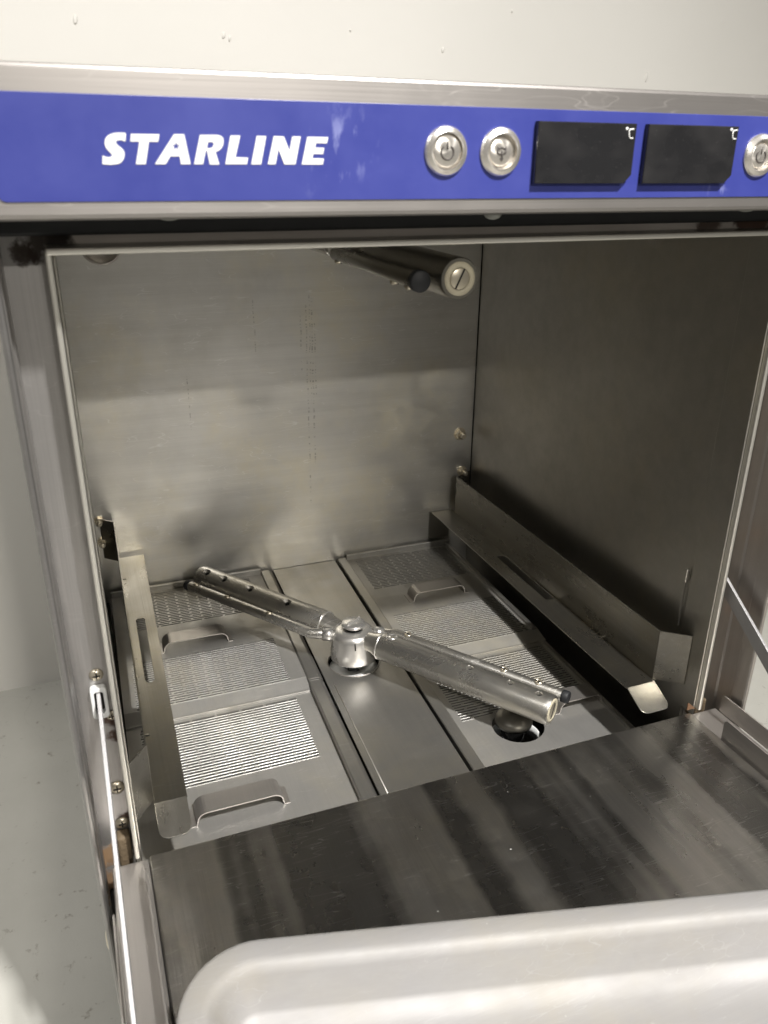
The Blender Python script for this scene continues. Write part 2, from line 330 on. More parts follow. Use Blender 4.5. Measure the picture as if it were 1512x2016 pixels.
# chamber liner
def wallpart(x0, x1, y0, y1, z0, z1, mat, name='chamber_wall', label=None):
    b = MB(); b.box(x0, x1, y0, y1, z0, z1); return b.build(name, mat, root, label)
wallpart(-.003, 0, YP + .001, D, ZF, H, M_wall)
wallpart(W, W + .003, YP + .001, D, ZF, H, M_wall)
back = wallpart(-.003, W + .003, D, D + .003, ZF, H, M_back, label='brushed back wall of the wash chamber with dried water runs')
wallpart(-.003, W + .003, YP + .001, D + .003, H, H + .003, M_wall, 'chamber_ceiling')
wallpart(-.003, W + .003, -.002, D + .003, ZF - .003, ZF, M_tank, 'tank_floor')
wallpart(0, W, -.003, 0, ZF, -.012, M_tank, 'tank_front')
b = MB(); b.lathe([(.0006, 0), (.0006, .9)], (W - .0004, D - .0006, -.05), (0, 0, 1), 6); b.v = [(x, y, min(z, H)) for x, y, z in b.v]; b.build('corner_seam', M_dark, root)
# ring plug high on the back wall
b = MB(); b.lathe([(.0225, 0), (.0225, .0015), (.021, .0028), (.0195, .0015), (.0185, .0006), (0, .0004)], (.047, D, .394), (0, -1, 0), 40); b.build('port_cover', M_edge, root)

# rim round the opening
b = MB(); b.bbox(-.0035, 0, -.004, YP + .002, -.002, H + .001, .0010); rimL = b.build('rim', M_rim, root)
b = MB(); b.bbox(W, W + .0035, -.004, YP + .002, -.002, H + .001, .0010); b.build('rim', M_rim, root)
b = MB(); b.bbox(-.0030, W + .0030, -.0045, YP + .0015, H - .0010, H + .0028, .0010); b.build('rim', M_rim, root)
# jamb strips inside the front of the chamber
b = MB(); b.bbox(W - .0022, W - .0004, .001, .034, -.010, H - .002, .0006); b.build('jamb_strip', M_wall, root)
b = MB(); b.bbox(.0004, .0016, .001, .030, -.010, H - .002, .0005); b.build('jamb_strip', M_wall, root)
b = MB(); b.bbox(W - .006, W - .0018, .036, .040, .118, .132, .0008); b.box(W - .004, W - .002, .038, .0395, .07, .118); b.build('clip', M_wall, root)

# pillars: front faces either side of the opening
def pillar(x0, x1, mat):
    b = MB(); b.box(x0, x1, YP, YP + .0025, -.30, H + .0195); return b.build('pillar', mat, root)
pillar(XL + .0045, -.0036, M_pillar); pillar(W + .0036, XR - .0045, M_pillar_r)
b = MB(); b.box(-.0036, W + .0036, YP + .0005, YP + .003, H + .0029, H + .0195); b.build('lintel', M_lintel, root)
b = MB(); b.bbox(XL + .004, XR - .004, .004, YP - .0002, .4425, .4530, .002); b.build('black_strip', M_rubber, root)  # black strip across the front above the opening

# side panels with folded front edge
for s, x0 in ((1, XL), (-1, XR)):
    b = MB(); q = lambda a: x0 + s * a
    prof = [(q(0), .575), (q(0), -.028), (q(.0006), -.0295), (q(.0022), -.0302), (q(.0036), -.0295), (q(.0042), -.028), (q(.0042), -.014), (q(.0030), -.0125), (q(.0030), .004), (q(.0044), .006), (q(.0044), YP + .004), (q(.0018), YP + .006), (q(.0018), .575)]
    if s < 0: prof = prof[::-1]
    b.extrude(prof, 2, -.30, .4525); o = b.build('side_panel', M_pillar if s > 0 else M_pillar_r, root)
b = MB(); b.box(XL + .002, XR - .002, .575, .578, -.30, .518); b.build('back_panel', M_edge, root)
b = MB(); b.bbox(XL - .004, XR + .004, .031, .580, .5165, .5195, .001); b.build('top_panel', M_fascia, root)
for x in (0.0, .52):
    for y in (.05, .53):
        b = MB(); b.lathe([(.016, 0), (.016, .006), (.010, .012), (.010, .032)], (x, y, GZ), (0, 0, 1), 20); b.build('foot', M_rubber, root)
b = MB(); b.box(XL + .002, XR - .002, .02, .575, -.302, -.299); b.build('base_plate', M_tank, root)
b = MB(); b.box(XL + .002, XR - .002, .0215, .024, -.299, -.145); b.build('lower_panel', M_pillar, root)

# control panel (fascia)
FZ0, FZ1, FY = .4535, .5215, -.050
b = MB()
b.extrude([(.030, FZ0), (FY + .003, FZ0), (FY + .0008, FZ0 + .0010), (FY, FZ0 + .003), (FY, .5085), (FY + .0002, .5195), (FY + .0010, .5209), (FY + .0028, FZ1), (.030, FZ1)], 0, XL - .005, XR + .005)
fascia = b.build('control_panel', M_fascia, root)
BX0, BX1, BZ0, BZ1 = -.0195, .5395, .4622, .5092
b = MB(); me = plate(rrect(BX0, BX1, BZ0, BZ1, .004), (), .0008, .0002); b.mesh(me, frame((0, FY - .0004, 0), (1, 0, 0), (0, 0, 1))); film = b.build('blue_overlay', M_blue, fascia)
YT = FY - .0010
def lp(pts, ox=190, oy=250, sx=470 / 1512, sy=90 / 290):
    out = []
    for a, c in pts:
        q = bp(ox + a * sx, oy + c * sy, 1, YT); out.append((q.x, q.z))
    return out
def catmull(P, n=4):
    out = []; m = len(P)
    for i in range(m):
        p0, p1, p2, p3 = (Vector(P[(i + k - 1) % m]) for k in range(4))
        for t in range(n):
            t /= n; out.append(tuple(.5 * (2 * p1 + (p2 - p0) * t + (2 * p0 - 5 * p1 + 4 * p2 - p3) * t * t + (3 * p1 - p0 - 3 * p2 + p3) * t ** 3)))
    return out
S_ = [(186, 42), (183, 93), (162, 84), (138, 84), (123, 92), (126, 106), (143, 122), (166, 141), (177, 166), (174, 196), (158, 222), (128, 237), (90, 240), (38, 236), (38, 181), (60, 190), (84, 191), (97, 183), (93, 168), (74, 149), (58, 127), (52, 100), (58, 71), (80, 49), (115, 38), (150, 36)]
S_ = [S_[0], S_[1]] + catmull(S_)[8:44] + [S_[12], S_[13], S_[14]] + catmull(S_)[60:]
star = [(504 + (31 if i % 2 == 0 else 12.5) * math.sin(math.pi * i / 5), 122 - (29 if i % 2 == 0 else 11.5) * math.cos(math.pi * i / 5)) for i in range(10)]
letters = [
    (S_, []), ([(218, 44), (398, 46), (390, 94), (332, 92), (312, 236), (250, 236), (272, 92), (214, 92)], []),
    ([(490, 46), (555, 46), (596, 236), (535, 236), (527, 186), (468, 186), (438, 236), (370, 236)], [star]),
    ([(655, 50), (762, 50), (786, 55), (801, 69), (805, 90), (800, 118), (786, 142), (764, 155), (753, 158), (778, 238), (718, 238), (699, 148), (693, 148), (674, 236), (618, 236)], [[(706, 96), (733, 95), (742, 102), (742, 114), (735, 127), (722, 134), (699, 134)]]),
    ([(848, 54), (910, 54), (880, 192), (960, 194), (952, 236), (816, 236)], []), ([(1015, 56), (1075, 58), (1042, 237), (980, 237)], []),
    ([(1122, 58), (1186, 60), (1222, 150), (1240, 60), (1293, 60), (1260, 237), (1190, 237), (1152, 140), (1134, 237), (1085, 237)], []),
    ([(1335, 62), (1468, 64), (1458, 104), (1390, 102), (1384, 130), (1442, 132), (1434, 172), (1374, 170), (1366, 198), (1440, 200), (1432, 238), (1300, 238)], [])]
for o_, hs in letters:
    b = MB(); b.mesh(plate(lp(o_), [lp(h) for h in hs], .0003), frame((0, YT, 0), (1, 0, 0), (0, 0, 1))); b.build('letter', M_white, fascia)

# push buttons
def button(x, z, recess, icon):
    e = bpy.data.objects.new('push_button', None); e.location = (x, FY - .001, z); COL.objects.link(e); attach(e, root)
    Y0 = FY - .0008
    b = MB(); b.lathe([(.0128, 0), (.0128, .0010), (.0120, .0022), (.0098, .0034), (.0090, .0034), (.0088, .0005)], (x, Y0, z), (0, -1, 0), 48, False); b.build('bezel', M_btn, e)
    h = .0024 if not recess else .0016; r = .0084 if not recess else .0076
    b = MB(); b.lathe([(r, -.0002), (r, h - .0004), (r - .0006, h), (0, h)], (x, Y0, z), (0, -1, 0), 48); b.build('cap', M_btn, e)
    b = MB()
    for pl in icon: b.tube([(x + p[0], Y0 - h - .0001, z + p[1]) for p in pl], .00048, 6)
    b.build('icon', M_icon, e); return e
nt = M_btn.node_tree; tg = nt.nodes.new('ShaderNodeTangent'); tg.direction_type = 'RADIAL'; tg.axis = 'Y'; L(nt, tg.outputs[0], nt.nodes['Principled BSDF'].inputs['Tangent']); nt.nodes['Principled BSDF'].inputs['Anisotropic'].default_value = .85
M_icon = simple('icon_print', (.045, .038, .035), .5)
arc = [(.0037 * math.sin(a), -.0006 + .0037 * math.cos(a)) for a in [math.radians(t) for t in range(35, 326, 15)]]
power = [arc, [(0, .0048), (0, .0008)]]
wash = [[(-.0026, .0024), (-.0026, -.0006), (-.0012, -.0012), (.0004, -.0012)], [(-.0028, .0026), (-.0016, .0016), (-.0006, .0022), (.0006, .0022), (.0016, .0014), (.0028, .0026)], [(.0026, .0020), (.0026, -.0004), (.0014, -.0012)], [(.0003, .0006), (.0003, -.0044)], [(-.0008, -.0034), (.0003, -.0044), (.0012, -.0032)]]
button(.2099, .4868, False, power); button(.2437, .4868, True, wash); button(.4300, .4868, True, power)
# displays
def display(x0, x1, mark, dot):
    z0, z1 = .4703, .5030; c = .0048
    pts = [(x0, z0), (x1 - c, z0), (x1, z0 + c), (x1, z1), (x0, z1)]
    b = MB(); b.mesh(plate(pts, (), .0042, .0007), frame((0, FY - .0027, 0), (1, 0, 0), (0, 0, 1))); o = b.build('display', M_screen, root)
    YD = FY - .0049
    b = MB(); b.tube([bp(u, v, 1, YD) for u, v in mark], .00042, 6)
    d = bp(*dot, 1, YD); b.lathe([(.0009, 0), (.0009, .0002), (.0003, .0002)], (d.x, YD + .0001, d.z), (0, -1, 0), 14); b.build('degree_mark', M_white, o)
k = .2196
display(.2650, .3312, [(1180 + a * k, 220 + c * k) for a, c in ((310, 155), (277, 158), (266, 175), (268, 222), (276, 238), (300, 237))], (1180 + 250 * k, 220 + 152 * k))
display(.3398, .4068, [(1180 + a * k, 220 + c * k) for a, c in ((1238, 165), (1207, 169), (1197, 186), (1194, 228), (1202, 245), (1222, 243))], (1180 + 1186 * k, 220 + 160 * k))
# bumpers under the panel
for x, k_ in ((.0612, .5), (.2545, 1), (.4500, .5)):
    b = MB(); b.lathe([(.0054, 0), (.0052, -.0022 * k_), (.0040, -.0036 * k_), (.0018, -.0044 * k_), (0, -.0046 * k_)], (x, -.026, FZ0 + .0002), (0, 0, 1), 20); b.build('bumper', M_feet, root)

# screws and fittings on the left pillar
def screw(x, y, z, r=.0048, axis=(0, -1, 0), mat=None, name='screw', cross=True, par=None):
    b = MB(); b.lathe([(r, 0), (r, .0006), (r * .9, .0016), (r * .55, .0024), (0, .0027)], (x, y, z), axis, 24); o = b.build(name, mat or M_screw, par or root)
    if cross and axis == (0, -1, 0):
        b = MB(); b.box(x - r * .5, x + r * .5, y - .0030, y - .0020, z - r * .1, z + r * .1); b.box(x - r * .1, x + r * .1, y - .0031, y - .0020, z - r * .5, z + r * .5); b.build('screw_slot', M_dark, o)
    return o
screw(-.0112, YP, .1517); screw(-.0050, YP, .1160, .0040); screw(-.0090, YP, .0512, .0056); screw(-.0092, YP, .0172, .0052)
b = MB(); b.mesh(plate(rrect(-.0172, -.0060, .1185, .1440, .003), [rrect(-.0146, -.0086, .1225, .1405, .002)], .006, .0008), frame((0, YP - .003, 0), (1, 0, 0), (0, 0, 1))); g = b.build('bar_guide', M_plastic, root)
b = MB(); b.box(-.0146, -.0086, YP - .0008, YP - .0002, .1225, .1405); b.build('guide_slot', M_dark, g)
b = MB(); b.bbox(-.0150, -.0050, .007, YP - .0002, -.018, .012, .0025, 3); b.build('hinge_block', M_tan, root)
b = MB(); b.mesh(plate(rrect(XL + .0046, XL + .0105, -.100, -.046, .0028), (), .0012), frame((0, YP - .0008, 0), (1, 0, 0), (0, 0, 1))); b.build('hinge_slot', M_dark, root)
screw(XL, -.006, -.070, .0085, (-1, 0, 0), M_screw, 'hinge_pin', False)
b = MB(); b.bbox(W + .0045, W + .0165, .004, YP - .0002, -.020, .002, .0015); b.build('hinge_block', M_tan, root)
b = MB(); b.mesh(plate([(0, 0), (.010, 0), (0, .009)], (), .001), frame((W - .0125, -.0015, .0004), (1, 0, 0), (0, 0, 1))); b.build('corner_tab', simple('copper_tab', (.20, .11, .06), .5, .4), root)

# nuts on the back wall
def nut(x, z, r=.0062):
    b = MB(); b.lathe([(r * 1.15, 0), (r * 1.15, .0012)], (x, D, z), (0, -1, 0), 24, False); b.lathe([(r, .0012), (r, .0050), (r * .8, .0060)], (x, D, z), (0, -1, 0), 6, False); b.lathe([(r * .55, .006), (r * .55, .013), (r * .4, .0138)], (x, D, z), (0, -1, 0), 16); b.build('nut', M_screw, root)
nut(.4995, .127, .0080); nut(.5060, .070, .0066); nut(.0055, .0660, .0055); nut(.0060, .0370, .0055)

# ------------------------------------------------------------------ rack rails
def sl(a, b_, y): return a + (b_ - a) * (y - .03) / .4655     # straight line through a front and a rear x
def rail(side):
    if side == 'L': xp = lambda y: sl(.0155, .0225, y); xi = lambda y: sl(.0415, .0535, y); xw = .0012
    else: xp = lambda y: sl(.4945, .4895, y); xi = lambda y: sl(.4610, .4565, y); xw = W - .0026
    e = bpy.data.objects.new('rack_rail', None); e.location = (xp(.25), .25, .014); COL.objects.link(e); attach(e, root)
    t = .0012; zt, zb = .0695, .0142; s = 1 if side == 'L' else -1
    # upright plate with 45 degree returns at both ends
    b = MB(); pts = [(xw, .018), (xp(.04), .036), (xp(.25), .25), (xp(.478), .478), (xw, D - .002)]
    if side == 'L': pts[-1] = (.006, D - .002)
    for (a, y0), (c, y1) in zip(pts, pts[1:]):
        n = Vector((y1 - y0, -(c - a), 0)).normalized() * (t / 2)
        zb0 = zb if abs(c - a) < .012 else zb + .001
        b.add([(a - n.x, y0 - n.y, zb0), (c - n.x, y1 - n.y, zb0), (c + n.x, y1 + n.y, zb0), (a + n.x, y0 + n.y, zb0), (a - n.x, y0 - n.y, zt), (c - n.x, y1 - n.y, zt), (c + n.x, y1 + n.y, zt), (a + n.x, y0 + n.y, zt)],
              [(3, 2, 1, 0), (4, 5, 6, 7), (0, 1, 5, 4), (1, 2, 6, 5), (2, 3, 7, 6), (3, 0, 4, 7)])
    b.build('upright', M_rail, e)
    # horizontal lip with a long slot
    A = lambda y, w: xp(y) + (xi(y) - xp(y)) * w
    outer = [(A(.032, 0), .032), (A(.032, 1), .032), (A(.488, 1), .488), (A(.488, 0), .488)]
    if side == 'L': w0, w1, y0, y1 = .30, .62, .20, .327
    else: w0, w1, y0, y1 = .08, .42, .208, .330
    r = .0035
    hole = [(A(y0 + r, w0), y0 + r), (A(y0, (w0 * .75 + w1 * .25)), y0), (A(y0, (w0 * .25 + w1 * .75)), y0), (A(y0 + r, w1), y0 + r), (A(y1 - r, w1), y1 - r), (A(y1, (w0 * .25 + w1 * .75)), y1), (A(y1, (w0 * .75 + w1 * .25)), y1), (A(y1 - r, w0), y1 - r)]
    holes = [hole]
    for yy in (.118, .425): holes.append([(A(yy, .03), yy), (A(yy, .17), yy), (A(yy + .003, .17), yy + .003), (A(yy + .003, .03), yy + .003)])
    b = MB(); b.mesh(plate(outer, holes, t, .0002), Matrix.Translation((0, 0, zb))); b.build('lip', M_rail, e)
    # bent-down tongue with round corners
    x0, x1 = sorted((A(.032, .02), A(.032, .98))); b = MB(); me = plate(rrect(x0, x1, 0, .030, .0075, 6, (1, 1, 0, 0)), (), t, .0002)
    M = frame((0, 0, 0), (1, 0, 0), (0, math.cos(math.radians(24)), math.sin(math.radians(24)))); off = Vector((0, .0322, zb + .0001)) - M @ Vector((0, .030, 0))
    b.mesh(me, Matrix.Translation(off) @ M); b.build('tongue', M_rail, e)
    # inner drop below the lip at the rear end
    return e
rail('L'); rail('R')
b = MB(); b.box(.456, .4885, D - .0012, D - .0002, -.030, .0135); b.build('rail_bracket', M_wall, root)

# ------------------------------------------------------------------ chamber floor: centre cover
def wf(x, y, z):
    k = .030 * max(0, min(1, (.475 - x) / .14)); 
    if x < .10: k *= .55 + .45 * max(0, x / .10)
    return x + k * (y - .25) , y, z
HX, HY = .2540, .2440
ZC = -.0415
b = MB(); b.mesh(plate([(.2145, .004), (.3035, .004), (.3035, .494), (.2145, .494)], [circ(HX, HY, .0290, 48)], .0016), Matrix.Translation((0, 0, ZC))); b.warp(wf)
cov = b.build('tank_cover', M_floor, root)
b = MB(); b.tube([(.2215, .006, ZC + .0008), (.2215, .21, ZC + .0008)], .0007, 6); b.warp(wf); b.build('fold_line', M_rim, cov)
b = MB(); b.lathe([(.0290, 0), (.0302, .0006), (.0296, .0014), (.0288, .0008), (.0290, 0)], (HX, HY, ZC + .0004), (0, 0, 1), 48, True, False); b.build('hole_edge', M_edge, cov)
b = MB(); b.lathe([(.0278, -.050), (.0278, -.0062), (.0268, -.0052), (.0110, -.0052), (.0110, -.050)], (HX, HY, ZC), (0, 0, 1), 40, True, False); b.build('pivot_collar', M_plastic, root)
# supports under the filters
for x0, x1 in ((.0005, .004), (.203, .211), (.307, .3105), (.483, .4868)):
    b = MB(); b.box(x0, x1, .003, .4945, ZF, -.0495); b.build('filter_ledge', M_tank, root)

# ------------------------------------------------------------------ filters
def filt(side, pos, label):
    e = bpy.data.objects.new('filter_tray', None); rear = pos == 'rear'
    x0, x1 = (.003, .196) if side == 'L' else (.3195, .4870)
    sx0, sx1 = (.016, .178) if side == 'L' else (.3300, .4760)
    z = -.0405 if rear else -.0465; t = .0013
    e.location = ((x0 + x1) / 2, .36 if rear else .12, z); COL.objects.link(e)
    e['label'] = label; e['category'] = 'filter'; e['group'] = 'perforated filters in the wash chamber floor'
    bands = [(.2330, .3230), (.3920, .4800)] if rear else [(.1100, .2080)]
    ya, yb = (.2330, .4860) if rear else (.0040, .2160)
    b = MB(); pitch = .0041; sw = .0024; ch = .00012 if rear else .00027
    cuts = [ya]
    for y0, y1 in bands: cuts += [y0, y1]
    cuts += [yb]
    for i in range(0, len(cuts) - 1, 2):                    # solid bands
        if cuts[i + 1] - cuts[i] > .001:
            if side == 'R' and not rear and i == 0:
                b.mesh(plate([(x0, cuts[0]), (x1, cuts[0]), (x1, cuts[1]), (x0, cuts[1])], [circ(.3800, .0850, .0262, 40)], t), Matrix.Translation((0, 0, z)))
            else: b.box(x0, x1, cuts[i], cuts[i + 1], z - t / 2, z + t / 2)
    for y0, y1 in bands:                                      # slotted bands: real slots, staggered by row
        n = int(round((y1 - y0) / pitch)); p = (y1 - y0) / n
        b.box(x0, sx0, y0, y1, z - t / 2, z + t / 2); b.box(sx1, x1, y0, y1, z - t / 2, z + t / 2)
        for k in range(n):
            a = y0 + k * p; b.extrude([(a, z - t / 2), (a + p - sw, z - t / 2), (a + p - sw, z + t / 2), (a + ch, z + t / 2), (a, z + t / 2 - ch * .84)], 0, sx0, sx1)
            sp = .0255; xx = sx0 + (0 if k % 2 else -sp / 2) - .0016
            while xx < sx1:
                l, r = max(xx, sx0), min(xx + .0026, sx1)
                if r > l: b.box(l, r, a + p - sw, a + p, z - t / 2, z + t / 2)
                xx += sp
    b.warp(wf); pl = b.build('perforated_plate', M_filter, e)
    # lips
    if rear:
        b = MB(); b.extrude([(.2330, z + .0005), (.2330, z - .0006), (.2170, -.0455), (.2140, -.0455), (.2140, -.0442), (.2168, -.0440)], 0, x0, x1); b.warp(wf); b.build('front_lip', M_filter, e)
        b = MB(); b.bbox(x0, x1, .4862, .4900, z - .002, z + .0085, .0008); b.warp(wf); b.build('rear_lip', M_filter, e)
    fx0, fx1 = (.1962, .2125) if side == 'L' else (.3068, .3192)
    b = MB(); zz = -.0370 if rear else -.0385
    yr = (.2240, .4900) if rear else (.0040, .2225)
    if side == 'L': b.extrude([(fx0, -.048), (fx0, zz - .001), (fx0 + .0012, zz), (fx1 - .005, zz), (fx1 - .0038, zz - .0008), (fx1, zz - .0045), (fx1, -.048)], 1, *yr)
    else: b.extrude([(fx0, -.048), (fx0, zz - .001), (fx0 + .001, zz), (fx1 - .001, zz), (fx1, zz - .001), (fx1, -.048)], 1, *yr)
    b.warp(wf); b.build('side_flange', M_floor, e)
    if side == 'R':
        b = MB(); b.extrude([(.4780, z + .0006), (.4785, z + .004), (.4810, z + .004), (.4868, z + .0006)], 1, ya, yb); b.build('outer_ridge', M_floor, e)
    # bridge handle bent from strip
    hx0, hx1, hy, hw = {('L', 'front'): (.0480, .1275, .0600, .022), ('L', 'rear'): (.0540, .1305, .3330, .022), ('R', 'rear'): (.3690, .4440, .3440, .022), ('R', 'front'): (.4260, .4800, .0870, .022)}[(side, pos)]
    hh = .0130; rr = .0085; path = [(hx0 - .004, .0008), (hx0 + .001, .0008)]
    path += [(hx0 + .002 + rr - rr * math.cos(a) , hh - rr + rr * math.sin(a)) for a in [math.radians(t_) for t_ in range(0, 91, 15)]]
    path += [(hx1 - .002 - rr + rr * math.sin(a), hh - rr + rr * math.cos(a)) for a in [math.radians(t_) for t_ in range(0, 91, 15)]]
    path += [(hx1 - .001, .0008), (hx1 + .004, .0008)]
    up = []; dn = []; th = .0011
    for i, q in enumerate(path):
        d = (Vector(path[min(i + 1, len(path) - 1)]) - Vector(path[max(i - 1, 0)])).normalized(); n = Vector((-d.y, d.x)) * th / 2
        up.append((q[0] + n.x, z + q[1] + n.y)); dn.append((q[0] - n.x, z + q[1] - n.y))
    b = MB(); m = len(path); vs = []
    for i in range(m): vs += [(up[i][0], hy, up[i][1]), (up[i][0], hy + hw, up[i][1]), (dn[i][0], hy + hw, dn[i][1]), (dn[i][0], hy, dn[i][1])]
    fs = [(0, 1, 2, 3), tuple(4 * (m - 1) + i for i in (3, 2, 1, 0))]
    for i in range(m - 1):
        for j in range(4): fs.append((4 * i + j, 4 * i + (j + 1) % 4, 4 * i + 4 + (j + 1) % 4, 4 * i + 4 + j))
    b.add(vs, fs); b.build('handle', M_edge, e)
    # skirts reaching the ledges
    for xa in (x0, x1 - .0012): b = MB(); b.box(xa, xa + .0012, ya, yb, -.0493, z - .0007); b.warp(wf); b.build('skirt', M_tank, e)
filt('L', 'front', 'brightly lit perforated steel filter with handle nearest the left front corner of the chamber')
filt('L', 'rear', 'perforated steel filter at the left rear, under the left end of the lower spray arm')
filt('R', 'rear', 'shaded perforated steel filter in the right rear corner of the chamber')
filt('R', 'front', 'perforated steel filter at the right front with a round hole beside its handle')
# overflow standpipe seen through the hole of the right front filter
ov = bpy.data.objects.new('overflow_pipe', None); ov.location = (.3745, .088, ZF); COL.objects.link(ov); ov['label'] = 'steel overflow pipe poking through the round filter hole under the spray arm end'; ov['category'] = 'pipe'
b = MB(); b.lathe([(.0120, 0), (.0120, .094)], (.3745, .091, ZF), (0, 0, 1), 32); b.build('stem', M_black, ov)
b = MB(); b.lathe([(.0170, .0935), (.0190, .0945), (.0194, .0970), (.0190, .1000), (.0166, .1030), (.0110, .1048), (0, .1054)], (.3745, .091, ZF), (0, 0, 1), 40); b.build('cap', M_cap, ov)
b = MB(); b.lathe([(.0252, .070), (.0252, .0830), (.0232, .0830), (.0232, .070), (.0252, .070)], (.3750, .085, ZF), (0, 0, 1), 40, True, False); b.build('collar', M_plastic, ov)

# ------------------------------------------------------------------ wash arms
def boolean(o, cutters):
    for c in cutters:
        md = o.modifiers.new('b', 'BOOLEAN'); md.object = c; md.operation = 'DIFFERENCE'; md.solver = 'EXACT'
    dg = bpy.context.evaluated_depsgraph_get(); me = bpy.data.meshes.new_from_object(o.evaluated_get(dg)); old = o.data
    o.modifiers.clear(); o.data = me; bpy.data.meshes.remove(old)
    for c in cutters: bpy.data.objects.remove(c)
def wash_arm(name, C, ang, flip, dims, label):
    """C hub centre at tube axis height; ang = direction of the front tube; flip=-1 hangs upside down"""
    e = bpy.data.objects.new(name, None); e.location = C; COL.objects.link(e); attach(e, root); e['label'] = label
    C = Vector(C); u = Vector((math.cos(ang), math.sin(ang), 0)); up = Vector((0, 0, 1)) * flip
    for sgn, (Lw, wash_holes, Lr, rin, side) in dims.items():
        d = u * sgn; n = Vector((-d.y, d.x, 0)) * side
        r = .0152 if flip > 0 else .0142; mt = M_arm if flip > 0 else M_rail  # upper tubes take the darker rail steel, their shade put into the colour
        b = MB(); p = [C + d * .020, C + d * .030, C + d * .040, C + d * (Lw - .006), C + d * (Lw - .001), C + d * Lw]
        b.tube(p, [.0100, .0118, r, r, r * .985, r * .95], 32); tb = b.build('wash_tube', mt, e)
        cs = []; hl = []; cr = .0072 if sgn * flip < 0 else .0044
        for s, tilt in wash_holes:
            ax = (up * math.cos(tilt) + n * math.sin(tilt)).normalized(); q = C + d * s
            b = MB(); b.lathe([(.0030, r - .0075), (.0030, r - .0030 if sgn * flip < 0 else r - .0012), (cr, r + .0008), (cr, r + .008)], q, ax, 24, False); cs.append(b.build('cut', mt)); hl.append((q + ax * (r - .0072), ax))
        boolean(tb, cs)
        me = tb.data
        me.polygons.foreach_set('use_smooth', [True] * len(me.polygons)); me.set_sharp_from_angle(angle=math.radians(35))
        for q, ax in hl: b = MB(); b.lathe([(.0027, 0), (.0027, .0030), (0, .0030)], q, ax, 14, False); b.build('jet_hole', M_dark, tb)
        # weld bead and hub neck
        ring = [C + d * (.0388 + random.uniform(-.0006, .0006)) + (n * math.cos(2 * math.pi * i / 44) + up * math.sin(2 * math.pi * i / 44)) * (r - .0003) for i in range(45)]
        b = MB(); b.tube(ring, [random.uniform(.0006, .0012) for _ in ring], 7)
        b.build('weld', M_hub, tb)
        b = MB(); b.lathe([(0, -.004), (r * .78, -.004), (r * .80, .0002), (r * .54, .0006), (r * .52, -.0010), (0, -.0010)], C + d * (Lw + .0002), d, 28); cap = b.build('end_plug', M_ivory, tb)
        b = MB(); b.lathe([(r * .50, -.0010), (r * .50, .0002), (r * .46, .0005), (0, .0006)], C + d * (Lw + .0002), d, 24); b.build('plug_screw', M_screw, tb)
        b = MB(); sw = up.cross(d); M = frame(C + d * (Lw + .0006), (up * math.cos(.45) + sw * math.sin(.45)), (sw * math.cos(.45) - up * math.sin(.45)))
        b.mesh(plate(rrect(-r * .5, r * .5, -.0006, .0006, .0003, 2), (), .0008), M); b.build('slot', M_dark, cap)
        # rinse tube alongside
        ck = 1.06 if flip > 0 else 1.24
        rr = .0060; off = n * (.0262) + up * .0015
        a0 = C + n * .011 + d * .010 + up * .0015; b = MB()
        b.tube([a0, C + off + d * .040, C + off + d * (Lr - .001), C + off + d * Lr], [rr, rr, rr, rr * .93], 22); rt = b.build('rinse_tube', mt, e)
        b = MB(); b.tube([C + n * .0145 + d * .017 + up * .0015, C + n * .0200 + d * .027 + up * .0015], [rr * 1.18, rr * 1.18], 22); b.build('sleeve', M_hub, rt)
        b = MB(); b.lathe([(rr * 1.02, -.0040), (rr * ck, -.0030), (rr * ck, .0022), (rr * ck * .9, .0030), (0, .0030)], C + off + d * Lr, d, 22); b.build('end_cap', M_rubber, rt)
        for s in rin:
            q = C + off + d * s + up * (rr - .0012); ax = (up * .93 + n * -.35).normalized()
            b = MB(); b.lathe([(.0042, -.0010), (.0042, .0010), (.0034, .0022), (.0020, .0026), (.0016, .0014), (0, .0012)], q, ax, 18); nz = b.build('nozzle', M_screw, rt)
            b = MB(); M = frame(q + ax * .0025, d, n); b.mesh(plate(rrect(-.0036, .0036, -.0006, .0006, .0002, 2), (), .0006), M); b.build('slot', M_dark, nz)
    return e
C0 = (.2528, .2405, -.0030); ANG = math.atan2(-.3886, .2715)
lower = wash_arm('wash_arm', C0, ANG, 1, {
    1: (.2370, [(.0500, -.15), (.147, -.08), (.192, -.08), (.2230, -.1)], .2400, [.055, .172, .210], 1),
    -1: (.2370, [(.092, .38), (.150, .38), (.193, .38), (.222, .38)], .2330, [.1000, .166, .2180], 1)}, 'lower spray arm of two paired tubes on a round hub')
def arm_s(px, py, z): q = bp(px, py, 2, z); return (q.x - C0[0], q.y - C0[1])
